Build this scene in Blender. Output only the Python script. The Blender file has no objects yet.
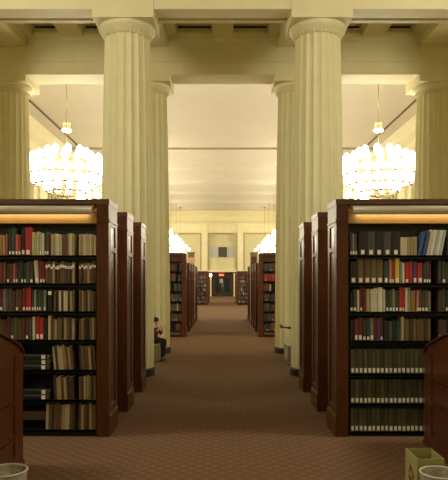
import bpy, math, random
from mathutils import Vector, Matrix
R = random.Random(7)
PI = math.pi
sc = bpy.context.scene
COL = sc.collection
EYE = 1.627          # camera height
F = 600.0            # focal length in pixels of a 448x480 frame
VX, VY = 222.5, 280.0

# ------------------------------------------------------------------ materials
def mat(name, col, rough=0.6, var=0.12, scale=8.0, emit=None, estr=0.0, metal=0.0, stretch=(1, 1, 1), bump=0.0, col2=None, spec=0.5):
    m = bpy.data.materials.new(name); m.use_nodes = True
    nt = m.node_tree; b = nt.nodes['Principled BSDF']
    tc = nt.nodes.new('ShaderNodeTexCoord'); mp = nt.nodes.new('ShaderNodeMapping')
    mp.inputs['Scale'].default_value = stretch
    nz = nt.nodes.new('ShaderNodeTexNoise'); nz.inputs['Scale'].default_value = scale; nz.inputs['Detail'].default_value = 4
    rp = nt.nodes.new('ShaderNodeValToRGB')
    c1 = [max(0, c * (1 - var)) for c in col]; c2 = [min(1, c * (1 + var)) for c in (col2 or col)]
    rp.color_ramp.elements[0].position = 0.3; rp.color_ramp.elements[1].position = 0.7
    rp.color_ramp.elements[0].color = (*c1, 1); rp.color_ramp.elements[1].color = (*c2, 1)
    L = nt.links.new
    L(tc.outputs['Object'], mp.inputs['Vector']); L(mp.outputs['Vector'], nz.inputs['Vector'])
    L(nz.outputs['Fac'], rp.inputs['Fac']); L(rp.outputs['Color'], b.inputs['Base Color'])
    b.inputs['Roughness'].default_value = rough; b.inputs['Metallic'].default_value = metal
    b.inputs['Specular IOR Level'].default_value = spec
    if bump:
        bp = nt.nodes.new('ShaderNodeBump'); bp.inputs['Strength'].default_value = bump; bp.inputs['Distance'].default_value = 0.01
        L(nz.outputs['Fac'], bp.inputs['Height']); L(bp.outputs['Normal'], b.inputs['Normal'])
    if emit:
        b.inputs['Emission Color'].default_value = (*emit, 1); b.inputs['Emission Strength'].default_value = estr
    return m

M = {}
M['stone'] = mat('cream_plaster', (0.72, 0.665, 0.395), 0.55, 0.03, 3)
M['stone2'] = mat('hall_plaster', (0.80, 0.74, 0.46), 0.6, 0.03, 2)
M['niche'] = mat('niche_plaster', (0.72, 0.67, 0.41), 0.6, 0.03, 2)
M['ceil'] = mat('ceiling_plaster', (0.66, 0.61, 0.47), 0.8, 0.02, 1)
M['gapshade'] = mat('ceiling_gap_shade', (0.14, 0.10, 0.07), 0.8)
M['blackbase'] = mat('black_marble', (0.02, 0.02, 0.02), 0.3, 0.3, 6)
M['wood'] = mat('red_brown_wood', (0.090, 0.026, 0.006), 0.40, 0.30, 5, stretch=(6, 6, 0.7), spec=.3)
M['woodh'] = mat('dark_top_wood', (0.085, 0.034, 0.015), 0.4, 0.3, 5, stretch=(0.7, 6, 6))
M['woodlit'] = mat('lamplit_header_wood', (0.34, 0.20, 0.07), 0.4, 0.12, 5, stretch=(0.7, 6, 6))  # lamp glow on the header put into this lighter wood colour
M['cabinet'] = mat('cabinet_mahogany', (0.095, 0.027, 0.008), 0.35, 0.2, 4, stretch=(6, 1, 3))
M['metal'] = mat('black_shelf_metal', (0.018, 0.022, 0.022), 0.4, 0.2, 10, metal=0.3)
M['lamp'] = mat('lamp_housing_beige', (0.60, 0.54, 0.42), 0.4, 0.06, 6, metal=0.2)
M['brass'] = mat('brass', (0.45, 0.33, 0.14), 0.35, 0.1, 10, metal=0.9)
M['globe'] = mat('lit_globe', (1, 0.95, 0.8), 0.4, 0.0, 1, emit=(1.0, 0.93, 0.74), estr=9.0)
M['frame'] = mat('olive_frame', (0.40, 0.33, 0.15), 0.6, 0.05)
M['line'] = mat('ceiling_joint', (0.44, 0.34, 0.24), 0.8)
M['gray'] = mat('gray_cream_block', (0.30, 0.28, 0.19), 0.7, 0.08, 6)
M['grayface'] = mat('vent_black', (0.015, 0.012, 0.01), 0.8)
M['pages'] = mat('book_pages', (0.62, 0.55, 0.40), 0.9, 0.15, 60, stretch=(8, 1, 1))
M['label'] = mat('white_spine_label', (0.93, 0.90, 0.80), 0.7, 0.05, 20)
M['gold'] = mat('gold_band', (0.45, 0.33, 0.12), 0.4, 0.1, 10, metal=0.5)
M['door'] = mat('dark_door', (0.026, 0.016, 0.012), 0.4, 0.3, 5)
M['doorglass'] = mat('door_glass', (0.02, 0.035, 0.04), 0.08, 0.3, 2)
M['litpane'] = mat('pale_pane', (0.5, 0.52, 0.4), 0.3, 0.05, 2)
M['frost'] = mat('frosted_pane', (0.50, 0.55, 0.52), 0.3, 0.05, 2)
M['darkpanel'] = mat('dark_grille', (0.06, 0.045, 0.03), 0.5, 0.2, 20)
M['exitred'] = mat('exit_sign_red', (0.5, 0.02, 0.01), 0.4, 0.0, 1, emit=(1, 0.05, 0.02), estr=0.55)
M['exitwhite'] = mat('exit_letters', (0.9, 0.5, 0.4), 0.4, 0.0, 1, emit=(1, 0.45, 0.3), estr=1.2)
M['curtain'] = mat('brown_shutter', (0.32, 0.24, 0.12), 0.7, 0.15, 3, stretch=(3, 3, 0.3))
M['carton'] = mat('yellow_green_carton', (0.34, 0.32, 0.11), 0.75, 0.10, 5)
M['cartonmark'] = mat('recycling_mark', (0.13, 0.03, 0.01), 0.7, 0.05)
M['bin'] = mat('wire_gray_bin', (0.42, 0.38, 0.30), 0.5, 0.1, 8)
M['binrim'] = mat('white_rim', (0.52, 0.50, 0.45), 0.4, 0.05)
M['liner'] = mat('gray_liner', (0.26, 0.22, 0.16), 0.45, 0.35, 14, bump=0.8)
M['skin'] = mat('skin', (0.72, 0.45, 0.30), 0.55, 0.05)
M['jacket'] = mat('dark_red_top', (0.17, 0.014, 0.014), 0.8, 0.25, 8)
M['trousers'] = mat('black_trousers', (0.012, 0.010, 0.010), 0.8, 0.2, 8)
M['hair'] = mat('dark_hair', (0.02, 0.013, 0.01), 0.7, 0.3, 20)
M['shoe'] = mat('gray_shoe', (0.20, 0.18, 0.16), 0.6, 0.1)
M['olive'] = mat('olive_cabinet', (0.22, 0.15, 0.07), 0.5, 0.15, 4)
M['poster'] = mat('peach_paper', (0.70, 0.42, 0.26), 0.8, 0.05)
M['redbox'] = mat('red_spine_box', (0.42, 0.04, 0.03), 0.6, 0.2, 10)

# carpet: brown with a fine woven diamond pattern
def carpet():
    m = bpy.data.materials.new('brown_patterned_carpet'); m.use_nodes = True
    nt = m.node_tree; b = nt.nodes['Principled BSDF']; L = nt.links.new
    tc = nt.nodes.new('ShaderNodeTexCoord')
    def wave(rot):
        mp = nt.nodes.new('ShaderNodeMapping'); mp.inputs['Rotation'].default_value = (0, 0, rot)
        w = nt.nodes.new('ShaderNodeTexWave'); w.inputs['Scale'].default_value = 3.3; w.inputs['Distortion'].default_value = 0.6
        w.inputs['Detail Scale'].default_value = 3
        L(tc.outputs['Object'], mp.inputs['Vector']); L(mp.outputs['Vector'], w.inputs['Vector']); return w
    a, c = wave(PI / 4), wave(-PI / 4)
    mx = nt.nodes.new('ShaderNodeMath'); mx.operation = 'MULTIPLY'
    L(a.outputs['Fac'], mx.inputs[0]); L(c.outputs['Fac'], mx.inputs[1])
    nz = nt.nodes.new('ShaderNodeTexNoise'); nz.inputs['Scale'].default_value = 90; nz.inputs['Detail'].default_value = 3
    L(tc.outputs['Object'], nz.inputs['Vector'])
    ad = nt.nodes.new('ShaderNodeMath'); ad.operation = 'MULTIPLY_ADD'; ad.inputs[1].default_value = 0.5
    L(nz.outputs['Fac'], ad.inputs[0]); L(mx.outputs[0], ad.inputs[2])
    rp = nt.nodes.new('ShaderNodeValToRGB')
    rp.color_ramp.elements[0].color = (0.130, 0.070, 0.037, 1); rp.color_ramp.elements[0].position = 0.1
    rp.color_ramp.elements[1].color = (0.178, 0.100, 0.056, 1); rp.color_ramp.elements[1].position = 0.95
    L(ad.outputs[0], rp.inputs['Fac']); L(rp.outputs['Color'], b.inputs['Base Color'])
    b.inputs['Roughness'].default_value = 0.95; b.inputs['Specular IOR Level'].default_value = 0.2
    return m
M['carpet'] = carpet()

# ------------------------------------------------------------------ mesh building
class MB:
    def __init__(s): s.v = []; s.f = []; s.mi = []
    def add(s, vs, fs, mi=0):
        n = len(s.v); s.v += [tuple(v) for v in vs]; s.f += [[n + i for i in f] for f in fs]; s.mi += [mi] * len(fs)
    def box(s, x0, x1, y0, y1, z0, z1, mi=0):
        if x0 > x1: x0, x1 = x1, x0
        if y0 > y1: y0, y1 = y1, y0
        if z0 > z1: z0, z1 = z1, z0
        vs = [(x0, y0, z0), (x1, y0, z0), (x1, y1, z0), (x0, y1, z0), (x0, y0, z1), (x1, y0, z1), (x1, y1, z1), (x0, y1, z1)]
        s.add(vs, [(0, 3, 2, 1), (4, 5, 6, 7), (0, 1, 5, 4), (1, 2, 6, 5), (2, 3, 7, 6), (3, 0, 4, 7)], mi)
    def prism(s, pts, a, b, axis='x', mi=0):
        """polygon pts extruded along axis from a to b"""
        def P(p, t):
            return {'x': (t, p[0], p[1]), 'y': (p[0], t, p[1]), 'z': (p[0], p[1], t)}[axis]
        n = len(pts)
        s.add([P(p, a) for p in pts] + [P(p, b) for p in pts],
              [tuple(range(n))[::-1], tuple(range(n, 2 * n))] + [(i, (i + 1) % n, n + (i + 1) % n, n + i) for i in range(n)], mi)
    def lathe(s, prof, n=24, cx=0, cy=0, cz=0, mi=0, cap=True, wob=None):
        vs = []; fs = []
        for j, (r, z) in enumerate(prof):
            for i in range(n):
                a = 2 * PI * i / n
                rr = r * (wob(i, j) if wob else 1)
                vs.append((cx + rr * math.cos(a), cy + rr * math.sin(a), cz + z))
        for j in range(len(prof) - 1):
            for i in range(n):
                k = (i + 1) % n
                fs.append((j * n + i, j * n + k, (j + 1) * n + k, (j + 1) * n + i))
        if cap:
            fs.append(tuple(range(n))[::-1]); fs.append(tuple(range((len(prof) - 1) * n, len(prof) * n)))
        s.add(vs, fs, mi)
    def tube(s, p0, p1, r, n=8, mi=0, r2=None):
        p0, p1 = Vector(p0), Vector(p1); d = (p1 - p0).normalized()
        q = d.to_track_quat('Z', 'Y'); vs = []
        for p, rr in ((p0, r), (p1, r if r2 is None else r2)):
            for i in range(n):
                a = 2 * PI * i / n; vs.append(p + q @ Vector((rr * math.cos(a), rr * math.sin(a), 0)))
        s.add(vs, [tuple(range(n))[::-1], tuple(range(n, 2 * n))] + [(i, (i + 1) % n, n + (i + 1) % n, n + i) for i in range(n)], mi)
    def mesh(s, name, mats, smooth=False):
        me = bpy.data.meshes.new(name); me.from_pydata(s.v, [], s.f)
        for m in (mats if isinstance(mats, (list, tuple)) else [mats]): me.materials.append(M[m] if isinstance(m, str) else m)
        me.polygons.foreach_set('material_index', s.mi)
        if smooth: me.polygons.foreach_set('use_smooth', [True] * len(s.f))
        me.update(); return me
    def build(s, name, mats, parent=None, smooth=False, loc=None, bevel=0):
        o = bpy.data.objects.new(name, s.mesh(name, mats, smooth)); COL.objects.link(o)
        if parent: o.parent = parent
        if loc: o.location = loc
        if bevel:
            b = o.modifiers.new('bevel', 'BEVEL'); b.width = bevel; b.segments = 2; b.limit_method = 'ANGLE'
        return o

def tag(o, label, cat, group=None):
    o['label'] = label; o['category'] = cat
    if group: o['group'] = group
    return o
def thing(name, label, cat, loc=(0, 0, 0), rz=0, group=None):
    o = bpy.data.objects.new(name, None); COL.objects.link(o); o.location = loc; o.rotation_euler = (0, 0, rz)
    o.empty_display_size = 0.2
    return tag(o, label, cat, group)
def struct(name, b, mats, parent=None, smooth=False):
    o = b.build(name, mats, parent, smooth)
    if not parent: o['kind'] = 'structure'
    return o
def copy_tree(o, parent=None):
    c = o.copy(); COL.objects.link(c)
    if parent: c.parent = parent
    for ch in list(o.children): copy_tree(ch, c)
    return c
ORD = ['first', 'second', 'third', 'fourth', 'fifth', 'sixth', 'seventh', 'eighth', 'ninth', 'tenth', 'eleventh', 'twelfth', 'thirteenth',
       'fourteenth', 'fifteenth', 'sixteenth', 'seventeenth', 'eighteenth', 'nineteenth', 'twentieth']
ORD += ['twenty-' + w for w in ORD[:9]] + ['thirtieth'] + ['thirty-' + w for w in ORD[:9]] + ['fortieth'] + ['forty-' + w for w in ORD[:9]]

# ------------------------------------------------------------------ the room
HX = 8.8; YF = 60.0; YB = -5.0; R1, R2 = 10.35, 13.50; BZ = 6.085; HC = 8.527; FC = 8.6; LX = 10.0
b = MB(); b.box(-LX, LX, YB, YF + 3.5, -0.1, 0); struct('floor', b, 'carpet')
b = MB(); b.box(-LX, LX, YB, R1 - 0.48, FC, FC + 0.15); struct('ceiling', b, 'ceil')
b = MB(); b.box(-HX - 0.6, HX + 0.6, R2 + 0.48, YF + 3.5, HC, HC + 0.15); struct('ceiling', b, 'ceil')
b = MB(); b.box(-LX, LX, R1 + 0.48, R2 - 0.48, 7.30, 7.45); struct('ceiling', b, 'stone')
b = MB(); b.box(-LX, LX, YB - 0.2, YB, 0, FC); struct('wall_back', b, 'stone')
for s, nm in ((-1, 'left'), (1, 'right')):
    # camera-room side wall
    b = MB(); b.box(s * LX, s * (LX + 0.3), YB, R2 - 0.48, 0, FC); struct('wall_' + nm, b, 'stone')
    # hall side wall with window openings every 5.2 m
    b = MB(); y = R2 - 0.48; wins = [14.6 + 5.2 * k for k in range(9)]
    b.box(s * HX, s * (HX + 0.5), y, YF, 0, 1.2); b.box(s * HX, s * (HX + 0.5), y, YF, 6.3, HC)
    prev = y
    for w in wins:
        b.box(s * HX, s * (HX + 0.5), prev, w, 1.2, 6.3); prev = min(w + 3.0, YF)
    if prev < YF: b.box(s * HX, s * (HX + 0.5), prev, YF, 1.2, 6.3)
    # pilasters between windows
    for w in wins[1:]: b.box(s * (HX - 0.12), s * HX, w - 1.6, w - 0.6, 0, 7.55)
    struct('wall_' + nm, b, 'stone2')
    # crown cornice
    b = MB(); x0 = s * HX
    b.prism([(x0, 7.55), (x0 - s * 0.15, 7.6), (x0 - s * 0.2, 7.9), (x0 - s * 0.5, 8.12), (x0 - s * 0.55, 8.35), (x0 - s * 0.75, HC), (x0, HC)], R2 + 0.48, YF, 'y')
    struct('trim_%d' % (1 if s < 0 else 2), b, 'stone2')
    # windows with brown shutters
    for i, w in enumerate(wins):
        b = MB(); X0, X1 = s * (HX + 0.3), s * (HX + 0.42)
        b.box(X0, X1, w, min(w + 3.0, YF), 1.2, 1.32); b.box(X0, X1, w, min(w + 3.0, YF), 6.18, 6.3)
        for q in range(5): b.box(X0, X1, w + q * 0.72, min(w + q * 0.72 + 0.12, YF), 1.2, 6.3)
        o = struct('window_%d' % (i + 1 + (10 if s > 0 else 0)), b, 'stone2')
        b = MB()
        for q in range(30):
            b.box(s * (HX + 0.44), s * (HX + 0.46 + 0.02 * (q % 2)), w + q * 0.1, min(w + q * 0.1 + 0.1, YF), 1.2, 6.3)
        struct('window_shade', b, 'curtain', o)
    # long dark strip, shade of a recessed ceiling gap put into colour
    b = MB(); b.box(s * 7.365, s * 7.435, R2 + 0.48, 31.4, HC - 0.04, HC + 0.0); struct('trim_%d' % (3 if s < 0 else 4), b, 'gapshade')
b = MB(); b.box(-HX, HX, 31.3, 31.4, HC - 0.09, HC); struct('trim_5', b, 'line')
for k, y in enumerate((36.5, 41.7, 46.9, 52.1)):
    b = MB(); b.prism([(y - 1.1, HC), (y - .6, HC - .07), (y - .3, HC - .22), (y + .3, HC - .22), (y + .6, HC - .07), (y + 1.1, HC)], -HX, HX, 'x'); struct('trim_%d' % (20 + k), b, 'ceil')

# the two entablatures carried by the columns
for n, (yc, top) in enumerate(((R1, FC), (R2, HC))):
    b = MB(); y0, ym, y1 = yc - 0.48, yc + (0.16 if n else -0.13), yc + 0.48
    b.box(-LX, LX, y0, y1, 6.26, top); b.box(-LX, LX, y0, ym, BZ, 6.26)
    if not n: b.box(-LX, LX, y1 - 0.20, y1 - 0.14, 6.225, 6.26)
    if n:
        b.box(-LX, LX, y0 - 0.03, y0, 6.35, 6.42)
        b.prism([(y0, 6.78), (y0 - 0.05, 6.82), (y0 - 0.10, 6.95), (y0 - 0.10, 6.98), (y0, 6.98)], -LX, LX, 'x')
    else:
        b.box(-LX, LX, y0 - 0.02, y0, 6.9, 7.0)
    struct('trim_%d' % (6 + n), b, 'stone')
# lower coffer grid between the rows
b = MB(); ya, yb = R1 + 0.48, R2 - 0.48
xs = [(-0.22, 0.22), (0.98, 2.2), (3.0, 3.48), (4.09, 5.4), (6.1, 6.6), (7.3, LX)]
for x0, x1 in xs:
    b.box(x0, x1, ya, yb, 6.88, 7.30)
    if x0 > 0: b.box(-x1, -x0, ya, yb, 6.88, 7.30)
b.box(-LX, LX, ya, ya + 0.25, 6.98, 7.30); b.box(-LX, LX, yb - 0.06, yb, 6.98, 7.30)
b.box(-LX, LX, 11.6, 11.8, 7.02, 7.30)
struct('trim_8', b, 'stone')
b = MB()
for xc, hw in ((1.616, 0.43), (4.77, 0.5), (7.93, 0.5)):
    for s in (-1, 1): b.box(s * (xc - hw), s * (xc + hw), ya, yb, 6.68, 7.0)
struct('trim_9', b, 'stone')
# dark vent slots on the coffer ends
k = 0
for x0, x1 in ((0.24, 0.96), (2.25, 2.95), (3.52, 4.05)):
    for s in (-1, 1):
        t = MB(); yy = yb - 0.062
        t.box(s * x0, s * x1, yy - 0.02, yy, 7.055, 7.105)
        t.box(s * x0, s * x1, yy - 0.035, yy, 7.105, 7.12, 1); t.box(s * x0, s * x1, yy - 0.035, yy, 7.035, 7.05, 1)
        for q in range(6): xx = s * (x0 + (x1 - x0) * (q + .5) / 6); t.box(xx - .004, xx + .004, yy - 0.028, yy, 7.055, 7.105)
        side = 'left' if s < 0 else 'right'
        lb = {0: 'black ceiling vent slot nearest the centre line, %s half' % side,
              1: 'black ceiling vent slot partly hidden behind the %s front column capital' % side,
              2: 'outermost black ceiling vent slot, beam above the %s bookcase' % side}[k // 2]
        tag(t.build('ceiling_vent', ['grayface', 'stone']), lb, 'vent', 'ceiling vents between the column rows'); k += 1

# far end wall with three niches and the doorway
b = MB(); D = 0.7; Y0 = YF
def wallrect(x0, x1, z0, z1, y0=Y0, y1=Y0 + D): b.box(x0, x1, y0, y1, z0, z1)
zt = EYE + 4.6; zb = 2.62
wallrect(-HX - .5, HX + .5, zt, HC); 
wallrect(-HX - .5, -4.75, 0, zt); wallrect(4.75, HX + .5, 0, zt)
wallrect(-2.22, -1.36, 0, zt); wallrect(1.36, 2.22, 0, zt)
wallrect(-4.75, -2.22, 0, 2.6); wallrect(2.22, 4.75, 0, 2.6); wallrect(-1.36, 1.36, 2.42, 2.62)
# rounded upper corners of the niches
for x0, x1 in ((-4.75, -2.22), (-1.36, 1.36), (2.22, 4.75)):
    for s, xx in ((1, x0), (-1, x1)):
        b.prism([(xx, zt), (xx + s * .35, zt), (xx + s * .18, zt - .08), (xx + s * .06, zt - .2), (xx, zt - .4)], Y0, Y0 + D, 'y')
b.box(-HX, HX, Y0 - 0.12, Y0, HC - 1.35, HC - 1.2); b.box(-HX, HX, Y0 - 0.4, Y0, HC - .28, HC); b.box(-HX, HX, Y0 - .22, Y0, HC - .5, HC - .28)
for q in range(58): b.box(-8.7 + q * .3, -8.7 + q * .3 + .15, Y0 - 0.14, Y0, HC - 1.2, HC - 1.05)
for x in (-1.79, 1.79, -5.2, 5.2): b.box(x - .30, x + .30, Y0 - .12, Y0, 2.5, HC - 1.35); b.box(x - .38, x + .38, Y0 - .16, Y0, zt + .15, zt + .4)
b.box(-2.2, 2.2, Y0 - .06, Y0, 2.42, 2.62)
struct('wall_far', b, 'stone2')
b = MB(); b.box(-HX - .5, HX + .5, Y0 + D, Y0 + D + .2, 2.42, HC); b.box(-HX - .5, HX + .5, Y0 + D, Y0 + D + .2, 0, 2.42) if False else None
b.box(-HX - .5, -1.36, Y0 + D, Y0 + D + .2, 0, 2.42); b.box(1.36, HX + .5, Y0 + D, Y0 + D + .2, 0, 2.42)
struct('wall_far', b, 'niche')
# frames round the niches
for i, (x0, x1) in enumerate(((-4.75, -2.22), (-1.36, 1.36), (2.22, 4.75))):
    b = MB(); w = .09
    b.box(x0 - w, x0, Y0 - .18, Y0 + .1, 2.62, zt + w); b.box(x1, x1 + w, Y0 - .18, Y0 + .1, 2.62, zt + w); b.box(x0 - w, x1 + w, Y0 - .2, Y0 + .1, zt - .0, zt + w)
    struct('trim_%d' % (10 + i), b, 'frame')
# gallery parapet in the centre niche
b = MB(); b.box(-1.36, 1.36, Y0 + .1, Y0 + .25, 2.62, 3.75); b.box(-1.4, 1.4, Y0 + .02, Y0 + .3, 3.75, 3.87); b.box(-1.36, 1.36, Y0 + .06, Y0 + .1, 2.62, 2.8)
for q in range(18): b.box(-1.3 + q * .15, -1.23 + q * .15, Y0 + .07, Y0 + .1, 2.8, 3.6)
struct('trim_13', b, 'niche')
o = MB(); o.box(-1.33, -.42, Y0 + .62, Y0 + .68, 3.87, 5.0); o.box(.42, 1.33, Y0 + .62, Y0 + .68, 3.87, 5.0)
o = struct('window_30', o, 'frost')
b = MB()
for x in (-1.36, -.9, -.45, .39, .84, 1.3): b.box(x, x + .06, Y0 + .58, Y0 + .7, 3.87, 5.03)
struct('window_frame', b, 'niche', o)
b = MB(); b.box(-.42, .46, Y0 + .50, Y0 + .62, 3.95, 4.95)
for q in range(8): b.box(-.38, .42, Y0 + .48, Y0 + .50, 4.0 + q * .12, 4.06 + q * .12)
tag(b.build('wall_grille', 'darkpanel'), 'dark square grille high in the centre niche above the exit doors', 'grille')

# vestibule and doors at the far end
b = MB(); b.box(-1.66, -1.36, Y0 + D, YF + 3.3, 0, 2.42); b.box(1.36, 1.66, Y0 + D, YF + 3.3, 0, 2.42); b.box(-1.66, 1.66, YF + 3.2, YF + 3.4, 0, 2.7)
b.box(-1.66, 1.66, Y0 + D, YF + 3.3, 2.42, 2.6); struct('wall_far', b, 'door')
for i, s in enumerate((-1, 1)):
    b = MB(); x0, x1 = (-.88, -.02) if s < 0 else (.02, .88)
    yy = YF + 1.0
    b.box(x0, x0 + .14, yy, yy + .05, 0.01, 2.0); b.box(x1 - .14, x1, yy, yy + .05, .01, 2.0); b.box(x0 + .14, x1 - .14, yy, yy + .05, .01, .35); b.box(x0 + .14, x1 - .14, yy, yy + .05, 1.85, 2.0)
    d = struct('door_%d' % (i + 1), b, 'door')
    g = MB(); g.box(x0 + .14, x1 - .14, yy + .02, yy + .03, .35, 1.85); struct('door_glass', g, 'doorglass', d)
    g = MB(); g.box(-s * -.06 - .015, -s * -.06 + .015, yy - .06, yy - .03, .9, 1.3); g.box(s * .06 - .015, s * .06 + .015, yy - .04, yy, .9, .93); g.box(s * .06 - .015, s * .06 + .015, yy - .04, yy, 1.27, 1.3)
    struct('door_handle', g, 'brass', d)
b = MB(); yy = YF + 1.0
b.box(-1.36, -.9, yy, yy + .12, 0, 2.42); b.box(.9, 1.36, yy, yy + .12, 0, 2.42); b.box(-.9, .9, yy, yy + .12, 2.02, 2.42); struct('door_3', b, 'wood')
b = MB(); b.box(-.28, .02, yy - .03, yy - .012, 1.35, 1.72); b.box(-.30, .04, yy - .012, yy - .002, 1.33, 1.74)
tag(b.build('door_notice', 'litpane'), 'pale notice fixed on the dark exit doors', 'notice')  # pale colour stands in for a small lit window
for s in (-1, 1):
    t = thing('door_post', 'cream post at the %s side of the far exit doorway' % ('left' if s < 0 else 'right'), 'post', (s * 1.17, YF - .1, 0), 0, 'cream posts by the far doorway')
    b = MB(); b.box(-.09, .09, -.1, .1, 0, .12); b.box(-.07, .07, -.07, .07, .12, 2.2); b.build('shaft', 'stone2', t, bevel=.01)
    b = MB(); b.box(-.1, .1, -.1, .1, 2.2, 2.3); b.build('capital', 'stone2', t)
t = thing('sign', 'red lit EXIT sign above the far dark doors', 'sign', (-.1, YF - .12, 2.12))
b = MB(); b.box(-.27, .27, 0, .08, -.13, .13); sb = b.build('sign_box', 'exitred', t, bevel=.01)
b = MB(); b.tube((0, .04, .13), (0, .04, .30), .02); b.build('sign_mount', 'brass', t)
b = MB(); b.box(-.3, .3, .02, .09, .27, .30); b.build('sign_canopy', 'brass', t)
cu = bpy.data.curves.new('letters', 'FONT'); cu.body = 'EXIT'; cu.size = .22; cu.extrude = .004; cu.align_x = 'CENTER'; cu.align_y = 'CENTER'
o = bpy.data.objects.new('letters_curve', cu); COL.objects.link(o); bpy.context.view_layer.update()
me = bpy.data.meshes.new_from_object(o.evaluated_get(bpy.context.evaluated_depsgraph_get())); bpy.data.objects.remove(o); me.materials.clear(); me.materials.append(M['exitwhite'])
o = bpy.data.objects.new('letters', me); COL.objects.link(o); o.parent = sb; o.location = (0, -.008, 0); o.rotation_euler = (PI / 2, 0, 0)
t = thing('wall_lamp', 'small glowing globe lamp at the left of the far doorway', 'lamp', (-1.17, YF - .26, 2.1))
b = MB(); b.lathe([(.03, -.15), (.09, -.11), (.12, 0), (.09, .11), (.03, .15)], 14); b.build('globe', 'globe', t, True)
b = MB(); b.tube((0, 0, -.16), (0, .1, -.2), .02); b.lathe([(.05, -.17), (.06, -.14)], 12); b.build('bracket', 'brass', t)

# ------------------------------------------------------------------ columns
def column_meshes():
    NF, SUB = 20, 6; n = NF * SUB
    def wob(i, j):
        t = (i % SUB) / SUB; return 1 - 0.088 * math.sin(PI * t) ** 0.8
    b = MB(); prof = []
    for q in range(13):
        f = q / 12; z = .13 + f * (5.76 - .13)
        r = .458 - .070 * (f ** 2.0); prof.append((r, z))
    b.lathe(prof, n, wob=wob); b.box(0, 0.001, 0, 0.001, .14, .15)
    shaft = b.mesh('shaft', 'stone')
    b = MB(); b.lathe([(.475, 0), (.475, .11), (.465, .13), (.44, .131)], 64); base = b.mesh('base', 'blackbase')
    b = MB(); b.lathe([(.37, 5.755), (.392, 5.758), (.396, 5.785), (.42, 5.815), (.455, 5.85), (.482, 5.885), (.492, 5.915), (.488, 5.935), (.47, 5.947)], 64)
    for q in range(40):   # small carved drops round the neck of the echinus
        a = 2 * PI * q / 40; b.tube((.385 * math.cos(a), .385 * math.sin(a), 5.755), (.425 * math.cos(a), .425 * math.sin(a), 5.812), .007, 6, 0, .011)
    cap = b.mesh('capital', 'stone', True)
    b = MB(); b.box(-.50, .50, -.50, .50, 5.945, 6.255); ab = b.mesh('abacus', 'stone')
    return dict(base=base, shaft=shaft, capital=cap, abacus=ab)
cm = column_meshes()
spots = []
for yc, row in ((R1, 'front'), (R2, 'rear')):
    for xc in (-1.639, 1.639, -4.77, 4.77): spots.append((xc, yc, row))
for xc, yc, row in spots:
    side = 'left' if xc < 0 else 'right'; inner = abs(xc) < 2
    lb = 'cream fluted column, %s row, %s at the %s of the aisle' % (row, 'nearest' if inner else 'outer one', side)
    t = thing('column', lb, 'column', (xc, yc, 0), 0, 'fluted columns')
    for nm, me in cm.items():
        o = bpy.data.objects.new(nm, me); COL.objects.link(o); o.parent = t
        if nm == 'base': o['label'] = 'black column base'

# ------------------------------------------------------------------ bookcases
SH_L = [255.5, 283.5, 311.5, 340, 370, 400, 430]
SH_R = [255.5, 283.5, 312, 341, 374, 404, 432]
YSTK = 6.22
def zpx(y, d): return EYE - (y - VY) * d / F
def xpx(x, d): return (x - VX) * d / F
SH_N = [2.20 - .1 - .30 * k for k in range(7)]
def end_panel_parts(H):
    """end panel in local coordinates: x 0 (aisle face) to .125, y 0..0.5"""
    b = MB(); W = .125; Dp = .5
    b.box(.014, W, 0.0, Dp, .0, H - .05)
    # raised frame on the aisle face
    b.box(0, .014, 0, .13, .2, H - .05); b.box(0, .014, Dp - .10, Dp, .2, H - .05)
    for z0, z1 in ((.2, .30), (H - .54, H - .49), (H - .27, H - .05)): b.box(0, .014, .13, Dp - .10, z0, z1)
    # plinth and narrow mouldings
    b.box(-.012, .014, -.006, Dp + .006, 0, .2); b.prism([(-.012, .2), (.014, .2), (.014, .225), (-.002, .225)], 0, Dp, 'y')
    b.box(-.008, W, -.008, Dp + .008, H - .235, H - .215)
    pan = b
    t = MB(); t.box(-.006, W, -.006, Dp + .006, H - .05, H)
    s = MB(); s.box(.012, .0142, .145, Dp - .115, H - .485, H - .275); s.box(.012, .0142, .145, Dp - .115, .315, H - .555)
    return pan, t, s
def flipx(b, s):
    if s < 0:
        b.v = [(-x, y, z) for x, y, z in b.v]; b.f = [f[::-1] for f in b.f]
    return b
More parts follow.
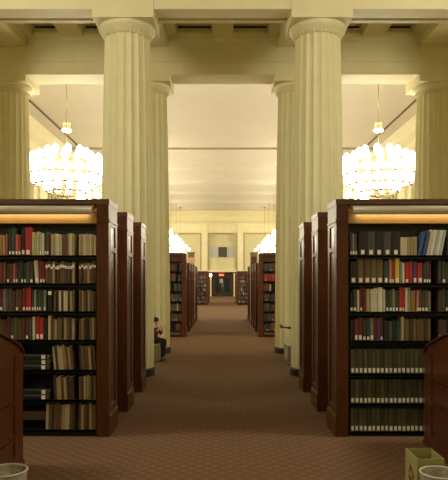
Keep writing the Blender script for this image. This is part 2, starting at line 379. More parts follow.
def make_bookcase(s, label, H, L, shelves, backs=True, lamp=True, loc=(0, 0, 0), group='wooden bookcases', simple=False):
    t = thing('bookcase', label, 'bookcase', loc, 0, group)
    pan, cap, ins = end_panel_parts(H)
    ep = flipx(pan, s).build('end_panel', 'wood', t)
    flipx(ins, s).build('panel_inset', M['insetwood'], ep)
    b = MB(); b.box(-.006, L, -.006, .506, H - .055, H); flipx(b, s).build('top_board', 'woodh', t)
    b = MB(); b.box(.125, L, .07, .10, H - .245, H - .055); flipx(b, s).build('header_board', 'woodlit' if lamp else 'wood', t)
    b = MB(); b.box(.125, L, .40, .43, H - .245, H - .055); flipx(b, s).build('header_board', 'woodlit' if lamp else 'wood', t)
    for i, z in enumerate(shelves):
        b = MB(); b.box(.127, L, .02, .235, z - .02, z); b.box(.127, L, .265, .48, z - .02, z)
        b.box(.127, L, .02, .026, z - .03, z + .003); flipx(b, s).build('shelf', 'metal', t)
    b = MB()
    x = .125
    while x < L:
        b.box(x, x + .03, .235, .265, 0, H - .06); b.box(x + .002, x + .02, .02, .48, 0, .025); x += .915
    b.box(.125, L, .03, .04, 0, .024); b.box(.125, L, .46, .47, 0, .024)
    flipx(b, s).build('upright_frame', 'metal', t)
    if backs:
        b = MB()
        zs = list(shelves)
        b.box(.127, L, .246, .254, zs[-2] - .01 if backs == 'open' else zs[-1], H - .25)
        if backs == 'open': b.box(1.04, L, .246, .254, zs[-1], zs[-2] - .01)
        flipx(b, s).build('back_sheet', 'metal', t)
    if lamp:
        b = MB(); x1 = min(L, 1.36) if not simple else L
        n = 10; r = .047; cy, cz = 0.012, H - .113
        # half-round reflector shell, open underneath
        outer = [(cy + r * math.cos(a), cz + r * math.sin(a)) for a in [PI * q / n - .25 for q in range(n + 1)]]
        outer = [(cy + r * math.cos(PI * (q / n) * 1.42), cz + r * math.sin(PI * (q / n) * 1.42)) for q in range(n + 1)]
        inner = [(cy + (r - .004) * math.cos(PI * (q / n) * 1.42), cz + (r - .004) * math.sin(PI * (q / n) * 1.42)) for q in range(n + 1)][::-1]
        for xa, xb in ((.17, L),):
            b.prism(outer + inner, xa, xb, 'x')
        lh = flipx(b, s).build('lamp_housing', 'lamp', t, True)
        b = MB(); b.box(.125, .172, -.01, .045, H - .14, H - .10); b.tube((.15, .018, H - .075), (.172, .018, H - .075), .02, 10); flipx(b, s).build('lamp_bracket', 'woodlit', lh)
        b = MB(); b.tube((.19, .018, H - .115), (L, .018, H - .115), .013, 8); flipx(b, s).build('lamp_tube', 'tubemat', lh)
    return t
M['insetwood'] = mat('dark_inset_panel', (0.045, 0.016, 0.008), 0.3, 0.3, 5, stretch=(6, 6, .7))
M['tubemat'] = mat('glowing_tube', (1, .9, .7), .4, 0, 1, emit=(1, .72, .36), estr=4.0)

XI = 1.18
fr = {}
for s, nm in ((-1, 'left'), (1, 'right')):
    sh = SH_L if s < 0 else SH_R
    zs = [zpx(y, YSTK + .02) for y in sh]
    fr[s] = make_bookcase(s, 'dark wooden bookcase nearest the camera on the %s, lamp tube under its top' % nm, 2.466, 2.9, zs, 'open' if s < 0 else True, True, (s * XI, YSTK, 0))
    for k, d in ((1, 7.42), (2, 8.70)):
        make_bookcase(s, 'dark wooden bookcase end, %s behind the nearest bookcase on the %s' % ('just' if k == 1 else 'second', nm), 2.466, 2.0, [zpx(y, 6.24) for y in sh], True, False, (s * XI, d, 0))

# ---- books -------------------------------------------------------
PAL = {
 'dark navy': (.035, .045, .06), 'black': (.02, .018, .017), 'dark grey': (.07, .07, .07), 'grey': (.22, .21, .19), 'crimson': (.48, .025, .04), 'red': (.42, .04, .025),
 'dark red': (.20, .025, .018), 'maroon': (.13, .025, .03), 'dark green': (.035, .07, .05), 'dark olive': (.052, .055, .028), 'olive': (.095, .088, .042), 'grey-green': (.25, .30, .22), 'pale yellow': (.55, .52, .27),
 'pale green': (.48, .50, .34), 'cream': (.66, .60, .44), 'white': (.78, .75, .68), 'brown': (.14, .075, .035), 'dark brown': (.065, .042, .026), 'tan': (.40, .30, .17), 'orange-brown': (.42, .20, .06),
 'buff': (.50, .42, .26), 'yellow': (.70, .52, .08), 'purple': (.13, .04, .20), 'blue': (.05, .10, .30), 'pale blue': (.42, .55, .62), 'dusty pink': (.42, .22, .20), 'olive-brown': (.16, .115, .045), 'salmon red': (.50, .14, .09),
}
BM = {}
def bmat(c):
    if c not in BM: BM[c] = mat('cover_' + c.replace(' ', '_').replace('-', '_'), PAL[c], .55, .14, 14, stretch=(1, 1, 3))
    return BM[c]
def book_mesh(w, d, h, c, kind):
    b = MB(); t = min(.0025, w * .15)
    if kind == 'book':
        k = min(.007, w * .3)
        out = [(-w/2, d), (-w/2, k)] + [(-w/2 * math.cos(PI * q / 6), k - k * math.sin(PI * q / 6)) for q in range(1, 6)] + [(w/2, k), (w/2, d)]
        inn = [(w/2 - t, d), (w/2 - t, k + t), (-w/2 + t, k + t), (-w/2 + t, d)]
        b.prism(out + inn, 0, h, 'z', 0)
        b.box(-w/2 + t, w/2 - t, k + t, d - .004, .003, h - .004, 1)
        for zz in (.16, .80):
            if w > .026: b.box(-w/2 * .97, w/2 * .97, -.0012 + k * .05, k * .7, h * zz, h * zz + .006, 0)
    else:
        b.prism([(-w/2, .002), (-w/2 + t, 0), (w/2 - t, 0), (w/2, .002), (w/2, d), (-w/2, d)], 0, h, 'z', 0)
        b.box(-w/2 + t, w/2 - t, .004, d - .002, h, h + .0015, 1)
    return b.mesh(kind, [bmat(c), 'pages'])
SHN = ['top', 'second', 'third', 'fourth', 'fifth', 'sixth', 'bottom']
cnt = {}
def size_word(w, h):
    return 'thick' if w > .055 else ('slim' if w < .028 else ('tall' if h > .235 else 'medium'))
def add_book(s, row, x, w, h, c, kind='book', lab=False, lean=0, top_lab=False):
    sh = SH_L if s < 0 else SH_R; z = zpx(sh[row], YSTK + .02) + .0005
    o = bpy.data.objects.new(kind, book_mesh(w * .96, .188, h, c, kind)); COL.objects.link(o)
    o.location = (x, YSTK + .03 + R.uniform(0, .012), z + abs(math.sin(lean)) * w / 2); o.rotation_euler = (0, lean, 0)
    cnt.setdefault((s, row), []).append((o, w, h, c, kind, lean, lab))
    if lab:
        b = MB(); zz = .012; hh = .046 if w > .04 else .032; lw = min(w * .30, .018)
        b.box(-lw, lw, -.0025, .004, zz, zz + hh); b.build('spine_label', 'label', o)
    if top_lab:
        b = MB(); b.box(-w * .42, w * .42, -.0025, .004, h - .06, h - .022 - R.uniform(0, .012)); b.build('spine_label', 'label', o)
    return o
def seg(s, row, x0, x1, n, ytop, cols, kind='book', lab=False, lean=0, jit=0.15, top_lab=0):
    """n upright volumes filling pixels x0..x1 with tops near ytop"""
    d = YSTK + .035; sh = SH_L if s < 0 else SH_R
    ws = [1 + R.uniform(-jit, jit) for _ in range(n)]; S = sum(ws); x = xpx(x0, d); T = xpx(x1, d) - x
    for i in range(n):
        w = T * ws[i] / S
        yt = ytop + R.uniform(-1.2, 1.2) * (1 if jit > .05 else .15)
        h = (sh[row] - yt) * d / F
        c = cols[i % len(cols)] if len(cols) <= n or True else cols[0]
        if kind != 'book' and len(cols) > 2: c = R.choice(cols)
        ln = lean
        add_book(s, row, x + w / 2, w * (math.cos(ln)), h, c, kind, lab if isinstance(lab, bool) else (R.random() < lab), ln, R.random() < top_lab)
        x += w
MG = ['tan', 'buff', 'cream', 'brown', 'cream', 'buff', 'olive-brown']
MG_SHADED = ['brown', 'dark brown', 'tan', 'olive-brown', 'dark brown', 'black']  # mixed covers, with the shade below the top shelf put into darker colours
# left bookcase
A = -1
seg(A, 0, -14, 0, 4, 235, ['brown', 'olive', 'dark green', 'tan']); seg(A, 0, 0, 7.5, 3, 235, ['orange-brown', 'tan', 'salmon red'])
seg(A, 0, 8.5, 15, 2, 229, ['dark navy', 'dark green'], lab=True); seg(A, 0, 15.3, 20.5, 2, 235, ['salmon red', 'red'], lab=True)
seg(A, 0, 21, 25, 1, 229, ['black'], lab=True); seg(A, 0, 25.3, 31, 1, 227.5, ['crimson'], lab=True, jit=0)
seg(A, 0, 31.3, 39, 3, 232, ['pale yellow', 'pale green', 'pale yellow']); seg(A, 0, 39.3, 44, 2, 233, ['pale green', 'white'], lab=True); seg(A, 0, 44.3, 49, 2, 233, ['dark brown', 'olive'], lab=.7)
seg(A, 0, 49.5, 74.5, 12, 234.5, MG, 'magazine'); seg(A, 0, 79, 96, 8, 234.5, ['buff', 'cream', 'buff', 'tan'], 'magazine')
seg(A, 1, -14, 6, 5, 263, ['dark brown', 'brown', 'black', 'dark red', 'brown']); seg(A, 1, 6.3, 18, 4, 263, ['dark brown', 'maroon', 'dusty pink', 'maroon'], lab=.6)
seg(A, 1, 18.3, 33, 5, 262, ['dark green', 'black', 'dark green', 'dark grey', 'dark brown'], lab=.7)
seg(A, 1, 34.8, 39, 1, 260.5, ['cream'], lean=-.07, jit=0, lab=True); seg(A, 1, 39.8, 45, 2, 261, ['dark red', 'dark red'], lean=-.04, lab=True)
seg(A, 1, 45.5, 74.5, 12, 262.5, MG_SHADED, 'magazine', top_lab=.9); seg(A, 1, 79, 96, 8, 262.5, MG_SHADED, 'magazine', top_lab=.85)
seg(A, 2, -14, 22, 11, 290, ['dark grey', 'brown', 'dark brown', 'olive', 'maroon', 'grey'], lab=.5); seg(A, 2, 22.3, 31, 3, 288.5, ['dark red', 'red', 'crimson'], lab=True)
seg(A, 2, 31.3, 46, 6, 289.5, ['dark green', 'grey-green', 'dark green', 'dark grey'], lab=.9)
seg(A, 2, 48, 52, 1, 289, ['black'], top_lab=1, jit=0)
seg(A, 2, 53.5, 74.5, 9, 291, MG_SHADED + ['cream'], 'magazine'); seg(A, 2, 79, 96, 8, 291, MG_SHADED + ['tan'], 'magazine')
seg(A, 3, -14, 32, 13, 318.5, ['dark brown', 'maroon', 'dark grey', 'olive', 'brown'], lab=.35); seg(A, 3, 32.3, 35, 1, 317, ['cream'], jit=0)
seg(A, 3, 35.5, 43.8, 2, 317, ['red', 'crimson'], lab=True); seg(A, 3, 44, 47, 1, 319, ['black']); seg(A, 3, 47.8, 50.8, 1, 316, ['cream'], jit=0)
seg(A, 3, 51.5, 74.5, 9, 319, MG_SHADED + ['tan'], 'magazine'); seg(A, 3, 79, 96, 8, 319, MG_SHADED + ['buff'], 'magazine')
seg(A, 4, -2, 20, 8, 347, ['dark brown', 'black', 'dark green'], lab=.5); seg(A, 4, 54, 74, 8, 346.5, ['tan', 'olive-brown', 'brown', 'buff', 'dark brown'], 'magazine', lean=-.09); seg(A, 4, 80, 96, 7, 346.5, ['tan', 'olive-brown', 'brown', 'dark brown'], 'magazine', lean=-.06)
seg(A, 5, -2, 20, 8, 377, ['dark brown', 'black', 'olive'], lab=.5); seg(A, 5, 54, 74.5, 8, 377, ['tan', 'olive-brown', 'brown', 'buff', 'dark brown'], 'magazine', lean=-.05); seg(A, 5, 79, 96, 7, 377, ['tan', 'olive-brown', 'brown', 'dark brown'], 'magazine')
seg(A, 6, 45.5, 74.5, 11, 405.5, ['tan', 'olive-brown', 'brown', 'buff', 'dark brown'], 'magazine', lean=.03); seg(A, 6, 79, 96, 7, 405.5, ['tan', 'olive-brown', 'brown', 'dark brown'], 'magazine')
# right bookcase
B = 1
seg(B, 0, 350, 357.5, 3, 232.5, ['dark grey', 'grey', 'dark grey'], lab=True, lean=-.03)
seg(B, 0, 358.5, 400, 5, 231.5, ['black', 'dark grey'], lab=True, jit=.02)
seg(B, 0, 400.5, 417, 5, 237.5, ['buff', 'cream', 'tan', 'buff'], 'magazine')
seg(B, 0, 417.5, 421, 1, 231.5, ['blue'], lean=.22, jit=0); seg(B, 0, 422, 425.5, 1, 231, ['blue'], lean=.22, jit=0)
seg(B, 0, 426.0, 442, 5, 230, ['cream', 'white', 'pale blue', 'white', 'pale blue'], lean=.20, jit=.05)
seg(B, 0, 448, 465, 3, 232, ['olive', 'brown', 'dark green'], lab=True)
seg(B, 1, 350, 357, 1, 261, ['black'], lab=True); seg(B, 1, 357.5, 383.5, 4, 259.5, ['olive-brown', 'brown', 'olive-brown'], lab=True, jit=.03)
seg(B, 1, 384, 388.5, 1, 261, ['dark green'], lab=True); seg(B, 1, 389, 394.5, 2, 260, ['dusty pink', 'red'], lab=True); seg(B, 1, 395, 399.8, 1, 258.5, ['yellow'], lab=True, jit=0)
seg(B, 1, 400.2, 404.5, 2, 262, ['grey-green', 'white'], lab=.5); seg(B, 1, 405, 412.8, 2, 262, ['crimson', 'red'], lab=.5); seg(B, 1, 413.2, 417.2, 1, 261.5, ['purple'], jit=0, lab=True)
seg(B, 1, 417.6, 423, 1, 262, ['red'], lab=True); seg(B, 1, 423.4, 431, 3, 262.5, ['dark green', 'dark grey', 'maroon'], lab=.6); seg(B, 1, 438.5, 470, 9, 262, ['dark grey', 'dark brown', 'dark green', 'maroon'], lab=.5)
seg(B, 2, 350, 356.5, 2, 290, ['black', 'dark grey'], lab=True); seg(B, 2, 357, 359.5, 1, 289, ['cream']); seg(B, 2, 360, 366, 2, 288.5, ['dark red', 'maroon'], lab=.5)
seg(B, 2, 366.4, 370, 1, 289, ['buff']); seg(B, 2, 370.4, 382.5, 3, 288.5, ['cream', 'white', 'white'], jit=.3); seg(B, 2, 383, 385.5, 1, 290, ['cream'])
seg(B, 2, 386, 398.5, 4, 290, ['dark green', 'dark grey', 'grey-green', 'dark green'], lab=True); seg(B, 2, 399, 405, 2, 288.5, ['red', 'crimson'], lab=.5); seg(B, 2, 405.3, 410.5, 2, 288.5, ['white', 'grey-green'])
seg(B, 2, 411, 416, 1, 290.5, ['orange-brown'], jit=0); seg(B, 2, 416.4, 431, 5, 290.5, ['dusty pink', 'brown', 'dark grey', 'brown', 'grey'], lab=.8); seg(B, 2, 438.5, 470, 9, 290, ['dark brown', 'dark grey', 'black'], lab=.4)
seg(B, 3, 350, 354, 1, 319, ['black']); seg(B, 3, 354.3, 366, 3, 318, ['dark red', 'maroon', 'dark brown'], lab=.8); seg(B, 3, 366.3, 374, 2, 319, ['dark green', 'grey'], lab=.9); seg(B, 3, 374.3, 383, 3, 317.5, ['maroon', 'purple', 'dark brown'], lab=.8)
seg(B, 3, 383.5, 400.5, 4, 321, ['black', 'dark grey', 'black', 'dark green']); seg(B, 3, 401, 404.5, 1, 317, ['buff'], jit=0); seg(B, 3, 405, 431, 7, 319, ['olive-brown', 'dark brown', 'olive-brown', 'brown'], jit=.05)
seg(B, 3, 438.5, 470, 8, 320, ['dark brown', 'dark grey', 'black'], lab=.4)
for row, yt in ((4, 350), (5, 380), (6, 409)):
    seg(B, row, 350.5, 431.5, 19, yt, ['olive', 'dark olive', 'olive'] if row != 5 else ['dark olive', 'olive', 'dark olive'], lab=True, jit=.02)
    if row < 5: seg(B, row, 438.5, 470, 8, yt, ['olive', 'dark green'], lab=True, jit=.02)
# black volumes lying flat on the left bookcase's lower shelves
for row, zs_ in ((4, (0, 1, 2)), (5, (0, 1))):
    z = zpx(SH_L[row], YSTK + .02) + .0005
    for q in zs_:
        th = .05 + .006 * (q % 2); w = .25
        o = bpy.data.objects.new('book', book_mesh(th, .19, w, 'black', 'book')); COL.objects.link(o)
        o.location = (xpx(23, YSTK + .03) + .001, YSTK + .032 + .008 * (q % 2), z + th / 2); o.rotation_euler = (0, PI / 2, 0)
        z += th + .001
        tag(o, 'black volume lying flat on the %s shelf of the left bookcase, %s of its pile' % (SHN[row], ['lowest', 'middle' if row == 4 else 'topmost', 'topmost'][q]), 'book', 'books in the two nearest bookcases')
        b = MB(); b.box(-.02, .02, -.0025, .004, w - .06, w - .02); b.build('spine_label', 'label', o)
for (s, row), L in cnt.items():
    L.sort(key=lambda t: abs(t[0].location.x))
    for i, (o, w, h, c, kind, lean, lab) in enumerate(L):
        nm = 'left' if s < 0 else 'right'
        tag(o, '%s %s %s, %s from aisle post, %s shelf, nearest %s bookcase' % (size_word(w, h), c, 'thin-spined pamphlet' if kind == 'magazine' else 'book', ORD[i], SHN[row], nm),
            kind, ('books in the two nearest bookcases' if kind == 'book' else 'thin magazines in the nearest bookcases'))
print('BOOKS', sum(1 for L in cnt.values() for t in L if t[4] == 'book'), sum(1 for L in cnt.values() for t in L if t[4] != 'book'))

# ------------------------------------------------------------------ far hall bookcases
mass = MB(); mcols = ['dark brown', 'brown', 'dark green', 'maroon', 'dark grey', 'olive', 'dark red', 'black', 'dark navy', 'tan', 'buff', 'red', 'white']
XF = 1.04
def fill(s, x0, y, shelves, x1, redrow=None, dim=False):
    for row, z in enumerate(shelves):
        x = x0
        while x < x1:
            w = R.uniform(.025, .05); h = R.uniform(.18, .232)
            if R.random() < .06: x += w * 2; continue
            mi = R.choice([0, 0, 0, 1, 1, 2, 2, 3, 4, 4, 5, 6, 7, 7, 8, 9, 10, 11, 12])
            if dim: mi = R.choice([0, 1, 2, 3, 4, 7, 7, 8, 5, 0, 9, 6])
            if redrow == row: mi = 6 if R.random() < .5 else 11
            y0 = y + .03 + R.uniform(0, .02)
            mass.box(s * x, s * (x + w * .95), y0, y0 + .17, z + .004, z + h, mi)
            if R.random() < (.12 if dim else .35): mass.box(s * (x + w * .15), s * (x + w * .8), y0 - .002, y0 + .01, z + .02, z + .045, 12)
            x += w
k = 0; y = 17.1
protos = {}
far_y = []
far_y = [17.1, 18.9, 20.3, 21.7, 23.05, 24.4, 39.0, 40.4, 41.8, 43.2]
for s, nm in ((-1, 'left'), (1, 'right')):
    for i, y in enumerate(far_y):
        H = 2.40 if i < 1 else (2.17 if i < 6 else 2.2)
        key = (s, H); lb = '%s bookcase down the far hall, %s side of the aisle' % (ORD[i], nm)
        shelves = [H - .52 - .285 * q for q in range(7)] if H > 2.3 else [H - .50 - .262 * q for q in range(7)]
        if key not in protos:
            t = make_bookcase(s, lb, H, 2.6, shelves, True, False, (s * (XF if i < 6 else .94), y, 0), 'bookcases in the far hall'); protos[key] = t
        else:
            t = copy_tree(protos[key]); t.location = (s * (XF if i < 6 else .94), y, 0); t['label'] = lb
        fill(s, (XF if i < 6 else .94) + .14, y, shelves, XF + 1.05, 1 if (s > 0 and i == 0) else None, True)
for s in (-1, 1):
    for d in (7.42, 8.70): fill(s, XI + .14, d, [zpx(q, 6.24) for q in (SH_L if s < 0 else SH_R)], XI + .95)
o = mass.build('books', [bmat(c) for c in mcols]); tag(o, 'mass of small books filling the bookcases beyond the nearest pair', 'books'); o['kind'] = 'stuff'

# tall olive cabinets standing by the far shelves
for s, nm in ((-1, 'left'), (1, 'right')):
    t = thing('tall_cabinet', 'tall olive-brown cabinet standing above the low far bookcases, %s side%s' % (nm, ', peach paper on it' if s < 0 else ''), 'cabinet', (s * 1.17, 22.35, 0), 0, 'tall cabinets in the far hall')
    b = MB(); b.box(-.12, .12, 0, .50, 0, 2.60); b.build('body', 'olive', t, bevel=.01)
    b = MB(); b.box(-.14, .14, -.02, .52, 2.60, 2.66); b.build('cornice', 'olive', t)
    b = MB(); b.box(-.10, .10, -.012, 0, .1, 1.1); b.box(-.10, .10, -.012, 0, 1.15, 2.2 if s < 0 else 2.5); b.build('door', 'wood', t)
    if s < 0:
        b = MB(); b.box(-.115, .115, -.015, -.002, 2.22, 2.47); b.build('paper_panel', 'poster', t)
        
# ------------------------------------------------------------------ chandeliers
def chandelier(x, y, label, proto=None, simple=False):
    if proto:
        t = copy_tree(proto); t.location = (x, y, HC); t['label'] = label
    else:
        t = thing('chandelier', label, 'chandelier', (x, y, HC), 0, 'hall chandeliers')
        Z = lambda zr: EYE + zr - HC
        b = MB(); b.tube((0, 0, 0), (0, 0, Z(2.2)), .011, 8); b.lathe([(.02, -.1), (.10, -.06), (.12, 0)], 16); b.build('rod', 'brass', t, True)
        b = MB(); b.lathe([(.02, Z(3.78)), (.09, Z(3.80)), (.13, Z(3.84)), (.12, Z(3.85)), (.02, Z(3.83))], 20); b.build('dish', 'globe', t, True)
        b = MB()
        for q in range(6):
            a = PI * q / 3; p = (.09 * math.cos(a), .09 * math.sin(a)); b.tube((*p, Z(3.86)), (*p, Z(4.05)), .007, 6); b.tube((0, 0, Z(4.0)), (*p, Z(4.03)), .008, 5)
        b.build('finial', 'stone2', t)
        b = MB(); gl = []
        tiers = ((.50, 3.20, 10), (.86, 3.02, 16), (.93, 2.74, 18), (.80, 2.50, 16), (.50, 2.32, 11)) if not simple else ((.50, 3.1, 6), (.88, 2.82, 10), (.55, 2.42, 8))
        for r, zr, n in tiers:
            for q in range(n):
                a = 2 * PI * (q + .5 * (n % 4 == 0)) / n; px, py = r * math.cos(a), r * math.sin(a); a2 = 2 * PI * (q + 1 + .5 * (n % 4 == 0)) / n
                b.tube((px, py, Z(zr - .08)), (r * math.cos(a2), r * math.sin(a2), Z(zr - .08)), .012, 5)
                b.tube((0, 0, Z(zr - .2)), (px, py, Z(zr - .08)), .012, 5)
                b.lathe([(.02, -.08), (.045, -.06), (.05, -.05)], 8, px, py, Z(zr)); gl.append((px, py, Z(zr)))
        b.build('arm_frame', 'brass', t)
        b = MB(); b.lathe([(.03, -.06), (.075, .0), (.085, .07), (.08, .13), (.05, .18), (.015, .20)], 10)
        me = b.mesh('globe', 'globe', True)
        for g in gl:
            o = bpy.data.objects.new('globe', me); COL.objects.link(o); o.parent = t; o.location = g
    return t
PL = 265
def lamp(x, y, z, e, r=.55, c=(1, .90, .70)):
    l = bpy.data.lights.new('bulbs_and_fill', 'POINT'); l.energy = e; l.shadow_soft_size = r; l.color = c
    o = bpy.data.objects.new('chandelier_and_fill_light', l); COL.objects.link(o); o.location = (x, y, z); return o
CX = 4.0
cp = {0: None, 1: None}
for i in range(9):
    y = 15.4 + 5.2 * i
    for s in (-1, 1):
        key = 0 if i < 2 else 1
        lb = 'lit many-globe chandelier, %s from the columns on the %s side of the hall' % (ORD[i], 'left' if s < 0 else 'right')
        t = chandelier(s * CX, y, lb, cp[key], simple=(key == 1))
        if cp[key] is None: cp[key] = t
        k_ = .6 if i == 0 else (1 if i < 6 else .62)
        lamp(s * CX, y, EYE + 2.75, (180 if i < 3 else 155) * k_); lamp(s * CX, y, EYE + 4.55, (35 if i < 3 else 150 * k_), .15)  # upper light has no fitting, added to pool light on the ceiling
# camera-side room: bare unseen point lights added to brighten the columns and beams
for x, y, e in ((-4.8, 5.6, 450), (4.8, 5.6, 450), (-4.8, -.5, 110), (4.8, -.5, 110)):
    lamp(x, y, 5.0, e, .6, (1, .93, .76))

# tubes under the bookcase tops
for s in (-1, 1):
    l = bpy.data.lights.new('bookcase_lamp', 'AREA'); l.shape = 'RECTANGLE'; l.size = 2.6; l.size_y = .03; l.energy = 1.9; l.color = (1, .84, .44)
    o = bpy.data.objects.new('bookcase_lamp', l); COL.objects.link(o); o.location = (s * (XI + 1.52), YSTK + .030, 2.466 - .158)
    o.rotation_euler = (math.radians(38), 0, 0)

# ------------------------------------------------------------------ foreground furniture
def wooden_cabinet(s, x0, yfar, label, mz, hz):
    t = thing('wooden_cabinet', label, 'cabinet', (s * x0, yfar - .7, 0))
    ztop = lambda v: None
    prof = [(.70, 0), (.70, hz - .03), (.685, hz), (.62, hz + .05), (.5, hz + .095), (.35, hz + .14), (.15, hz + .20), (-.1, hz + .235), (-.7, hz + .245), (-.7, 0)]
    b = MB(); b.prism(prof, .012, .80, 'x'); flipx(b, s).build('body', 'cabinet', t)
    b = MB()   # raised stiles and mouldings on the aisle side
    b.box(0, .012, .50, .70, .04, hz - .01); b.box(0, .012, -.7, -.55, .04, hz + .2); b.box(0, .012, -.55, .5, .04, .13)
    for z in mz: b.box(-.006, .012, -.55, .5, z - .022, z - .008); b.box(-.006, .012, -.55, .5, z + .008, z + .022)
    b.box(-.010, .014, -.71, .71, 0, .05)
    flipx(b, s).build('side_panel', 'cabinet', t)
    b = MB()
    top = prof[1:9]; n = len(top)
    up = [(p[0], p[1] + .018) for p in top]; up[0] = (.715, prof[1][1]); 
    b.prism(top + up[::-1], -.012, .82, 'x'); flipx(b, s).build('top_board', 'cabinet', t)
    return t
wooden_cabinet(-1, 1.755, 5.28, 'low mahogany cabinet with sloping curved top at the left frame edge', (.60, .29), 1.00)
wooden_cabinet(1, 2.0, 5.95, 'low mahogany cabinet with sloping curved top at the right frame edge', (.68, .45), .925)

def basket(x, y, h, r, label, liner):
    t = thing('wastebasket', label, 'wastebasket', (x, y, 0), 0, 'round wastebaskets')
    b = MB(); b.lathe([(r * .72, 0), (r * .74, .01), (r * .97, h - .01), (r * .97, h - .004), (r * .94, h - .004), (r * .71, .014)], 40, cap=False); b.lathe([(r * .72, 0), (r * .72, .012)], 40)
    for q in range(20):
        a = 2 * PI * q / 20; b.tube((r * .745 * math.cos(a), r * .745 * math.sin(a), .01), (r * .975 * math.cos(a), r * .975 * math.sin(a), h - .02), .003, 5)
    b.build('body', 'bin', t, True)
    b = MB(); n = 40; m = 8
    vs = []; fs = []
    for i in range(n):
        for j in range(m):
            a = 2 * PI * i / n; c = 2 * PI * j / m; rr = r * .985 + .008 * math.cos(c); vs.append((rr * math.cos(a), rr * math.sin(a), h + .008 * math.sin(c)))
            fs.append((i * m + j, ((i + 1) % n) * m + j, ((i + 1) % n) * m + (j + 1) % m, i * m + (j + 1) % m))
    b.add(vs, fs); b.build('rim', 'binrim', t, True)
    b = MB(); rr = random.Random(3)
    wb = lambda i, j: 1 + rr.uniform(-.03, .02)
    b.lathe([(r * .93, h - .006), (r * .86, h - .03), (r * .78, h - .06 * liner), (r * .5, h - .09 * liner), (r * .2, h - .07 * liner), (.002, h - .085 * liner)], 26, cap=False, wob=wb)
    b.build('liner', 'liner', t)
    return t
basket(1.49, 4.1, .31, .137, 'round pale-rimmed wastebasket in front of the yellow box, bottom right', 1)
basket(-1.50, 4.15, .31, .145, 'round pale-rimmed wastebasket beside the left cabinet, bottom left', .6)

# open yellow recycling carton
t = thing('recycling_box', 'open yellow-green recycling box beside the right cabinet', 'box', (1.487, 4.42, 0))
b = MB(); W, Dd, H, th = .097, .14, .35, .006
b.box(-W, -W + th, -Dd, Dd, 0, H); b.box(W - th, W, -Dd, Dd, 0, H); b.box(-W + th, W - th, -Dd, -Dd + th, 0, H); b.box(-W + th, W - th, Dd - th, Dd, 0, H); b.box(-W + th, W - th, -Dd + th, Dd - th, 0, th)
b.build('box_body', 'carton', t)
b = MB()
def arrow(rot):
    pts = [(1.35 * u, 1.35 * v) for u, v in [(-.028, -.036), (.014, -.036), (.014, -.048), (.044, -.026), (.014, -.004), (.014, -.018), (-.012, -.018)]]
    out = []
    for (p, q) in pts:
        c, s_ = math.cos(rot), math.sin(rot); out.append((p * c - q * s_, p * s_ + q * c + .20))
    b.prism(out, -W - .0012, -W + .0002, 'x')
for q in range(3): arrow(q * 2 * PI / 3)
b.build('recycling_symbol', 'cartonmark', t)

# ------------------------------------------------------------------ by the columns
t = thing('low_block', 'low pale grey-cream block seat behind the left front column', 'bench', (-1.49, 12.2, 0), 0, 'pale blocks between the columns')
b = MB(); b.box(-.2, .22, -.3, .22, 0, .30); b.build('body', 'gray', t, bevel=.01)
b = MB(); b.box(-.21, .23, -.31, .23, .30, .335); b.build('seat_top', 'gray', t, bevel=.008)
t = thing('low_block', 'low pale grey-cream block behind the right front column', 'bench', (1.52, 12.05, 0), 0, 'pale blocks between the columns')
b = MB(); b.box(-.24, .2, -.3, .45, 0, .30); b.build('body', 'gray', t, bevel=.01)
b = MB(); b.box(-.25, .21, -.31, .46, .30, .335); b.build('seat_top', 'gray', t, bevel=.008)
# book stand on the right, open book on its tray
t = thing('book_stand', 'slim dark stand beside the right columns holding a tray', 'stand', (1.36, 11.5, 0))
b = MB(); b.lathe([(.13, 0), (.13, .02), (.03, .04)], 20); b.tube((0, 0, .02), (0, 0, .70), .014, 8); b.tube((0, 0, .695), (-.12, 0, .703), .012, 8); b.build('post', 'door', t)
b = MB(); b.box(-.24, .02, -.12, .12, .715, .735); b.box(-.25, -.235, -.12, .12, .715, .775); b.build('tray', 'door', t)
def open_book(loc, rz, sc_, label, tilt=0):
    b = MB(); n = 6
    for s in (-1, 1):
        pts = [(0, .004)] + [(s * (.01 + .13 * q / n), .010 + .018 * math.sin(PI * (q / n) ** .6)) for q in range(n + 1)] + [(s * .14, .003)]
        b.prism(pts, -.09, .09, 'y', 1)
    b.box(-.15, .15, -.097, .097, 0, .004, 0)
    o = b.build('book', [bmat('brown'), 'pages']); o.location = loc; o.rotation_euler = (tilt, 0, rz); o.scale = (sc_,) * 3
    tag(o, label, 'book'); return o
open_book((1.25, 11.5, .7355), PI / 2, .75, 'small open brown book on the tray of the slim stand')

# seated person
def skin_obj(name, nodes, edges, material, parent, root=0, sub=1):
    me = bpy.data.meshes.new(name); me.from_pydata([n[0] for n in nodes], edges, []); me.materials.append(M[material])
    o = bpy.data.objects.new(name, me); COL.objects.link(o); o.parent = parent
    sk = o.modifiers.new('skin', 'SKIN'); sk.use_smooth_shade = True
    lay = me.skin_vertices[0] if me.skin_vertices else None
    if lay is None:
        bpy.context.view_layer.objects.active = o
        bpy.context.view_layer.update(); lay = me.skin_vertices[0] if me.skin_vertices else None
    for i, n in enumerate(nodes):
        r = n[1] if isinstance(n[1], tuple) else (n[1], n[1]); lay.data[i].radius = r
    lay.data[root].use_root = True
    ss = o.modifiers.new('sub', 'SUBSURF'); ss.levels = sub; ss.render_levels = sub
    return o
K = .60   # small figure: metres of an adult times K
pt = thing('person', 'small seated person in dark red top and black trousers by the left column', 'person', (-1.375, 12.22, .350), math.radians(-30))
def S(x, y, z): return (x * K, y * K, z * K)
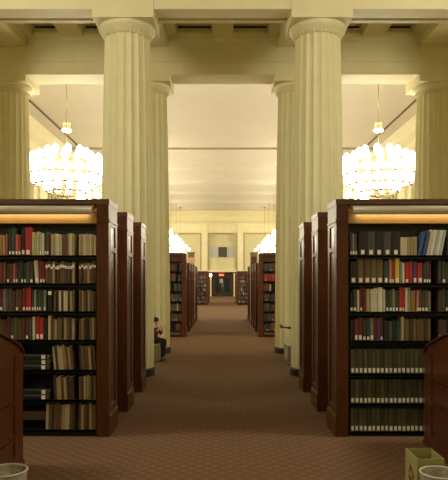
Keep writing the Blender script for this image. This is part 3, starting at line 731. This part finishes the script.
# facing +x; hip origin on the seat
def body_nodes(grow=0.0):
    N = [(S(0, 0, .10), .085 + grow), (S(.0, 0, .28), .078 + grow), (S(.02, 0, .46), .085 + grow), (S(.03, 0, .56), .05 + grow), (S(.05, 0, .64), .032 + grow), (S(.07, 0, .70), .05 + grow), (S(.085, 0, .78), .062 + grow), (S(.08, 0, .85), .045 + grow)]
    return N
N = [(S(0, 0, .09), (.062, .052)), (S(-.01, 0, .25), (.052, .045)), (S(.0, 0, .42), (.058, .045)), (S(.01, 0, .52), (.030, .030)), (S(.03, 0, .58), .022),
     (S(.055, 0, .65), (.044, .042)), (S(.065, 0, .73), (.054, .050)), (S(.06, 0, .81), .042)]
E = [(0, 1), (1, 2), (2, 3), (3, 4), (4, 5), (5, 6), (6, 7)]
for s in (-1, 1):
    n = len(N)
    fx = .44 if s < 0 else .36
    N += [(S(.02, s * .09, .08), .042), (S(.36, s * .10, .10), .030), (S(fx - .06, s * .10, -.24), .024), (S(fx - .08, s * .10, -.50), .018), (S(fx + .05, s * .11, -.535), .014)]
    E += [(0, n), (n, n + 1), (n + 1, n + 2), (n + 2, n + 3), (n + 3, n + 4)]
    n = len(N)
    hand = (.27, s * .06, .56)
    N += [(S(.0, s * .15, .47), .028), (S(.10, s * .20, .27), .021), (S(.21, s * .12, .44), .016), (S(*hand), .011)]
    E += [(2, n), (n, n + 1), (n + 1, n + 2), (n + 2, n + 3)]
    # palm and fingers curled round the book, each a chain of its own from the palm
    h = len(N) - 1
    for q in range(5):
        m = len(N); off = (q - 2) * .016
        if q == 4: pts = [(.285, s * .045, .585), (.30, s * .03, .60)]
        else: pts = [(.30 + .004 * q, s * .06 - s * .005, .565 + off), (.325 - .003 * abs(q - 1), s * .045, .575 + off), (.325, s * .025, .58 + off)]
        prev = h
        for p in pts: N.append((S(*p), .0045)); E.append((prev, len(N) - 1)); prev = len(N) - 1
body = skin_obj('body', N, E, 'skin', pt)
# clothing
J = [(S(0, 0, .06), (.070, .060)), (S(-.01, 0, .25), (.060, .053)), (S(.0, 0, .43), (.066, .052)), (S(.01, 0, .52), (.036, .036))]
EJ = [(0, 1), (1, 2), (2, 3)]
for s in (-1, 1):
    n = len(J); J += [(S(.0, s * .15, .47), .036), (S(.10, s * .20, .27), .029), (S(.20, s * .13, .42), .022)]; EJ += [(2, n), (n, n + 1), (n + 1, n + 2)]
skin_obj('jacket', J, EJ, 'jacket', pt)
T = [(S(-.01, 0, .09), (.075, .065))]; ET = []
for s in (-1, 1):
    fx = .44 if s < 0 else .36
    n = len(T); T += [(S(.02, s * .09, .09), .050), (S(.36, s * .10, .10), .040), (S(fx - .06, s * .10, -.24), .034), (S(fx - .08, s * .10, -.48), .028)]
    ET += [(0, n), (n, n + 1), (n + 1, n + 2), (n + 2, n + 3)]
skin_obj('trousers', T, ET, 'trousers', pt)
b = MB(); b.lathe([(.050, -.03), (.062, .01), (.060, .04), (.044, .068), (.005, .080)], 18, .020, 0, .735 * K)
hr = b.build('hair', 'hair', pt, True); hr.location = (0, 0, .003)
for s in (-1, 1):
    fx = .44 if s < 0 else .36
    b = MB(); b.prism([(-.04, -.02), (.06, -.02), (.075, -.01), (.07, .0), (.02, .022), (-.04, .025)], -.022, .022, 'y')
    o = b.build('shoe', 'shoe', pt, bevel=.006); o.location = ((fx - .06) * K, s * .10 * K, -.305)
# face: eyes, nose, mouth, ears on the head
b = MB()
for s in (-1, 1): b.lathe([(.001, -.005), (.005, 0), (.001, .005)], 8, .065 * K + .049, s * .018, .71 * K)
b.build('eyes', 'hair', body, True)
b = MB(); b.prism([(.065 * K + .040, .665 * K), (.065 * K + .062, .67 * K), (.065 * K + .048, .71 * K)], -.005, .005, 'y')
for s in (-1, 1): b.box(.045 * K - .006, .045 * K + .008, s * .048, s * .056, .68 * K, .73 * K)
b.build('nose', 'skin', body)
cr, sr = math.cos(math.radians(-30)), math.sin(math.radians(-30))
ob = open_book((-1.375 + .32 * K * cr, 12.22 + .32 * K * sr, .350 + .585 * K), 0, .50, 'small brown book held up by the seated person', 0)
ob.rotation_euler = (math.radians(62), 0, math.radians(60))

# ------------------------------------------------------------------ world, camera, view
w = bpy.data.worlds.new('world'); sc.world = w; w.use_nodes = True
w.node_tree.nodes['Background'].inputs[0].default_value = (1, .8, .5, 1); w.node_tree.nodes['Background'].inputs[1].default_value = .02
cam = bpy.data.cameras.new('camera'); co = bpy.data.objects.new('camera', cam); COL.objects.link(co)
co.location = (0, 0, EYE); co.rotation_euler = (PI / 2, 0, 0)
cam.sensor_fit = 'VERTICAL'; cam.sensor_height = 24; cam.sensor_width = 24; cam.lens = 24 * F / 480
cam.shift_x = (224 - VX) / 480; cam.shift_y = (VY - 240) / 480; cam.clip_end = 200
sc.camera = co
vs = sc.view_settings
sc.display_settings.display_device = 'sRGB'
vs.view_transform = 'Standard'; vs.look = 'None'; vs.gamma = 1; vs.use_curve_mapping = False; vs.exposure = 0.0
sc.cycles.use_denoising = True
sc.cycles.max_bounces = 8; sc.cycles.diffuse_bounces = 6; sc.cycles.sample_clamp_indirect = 4
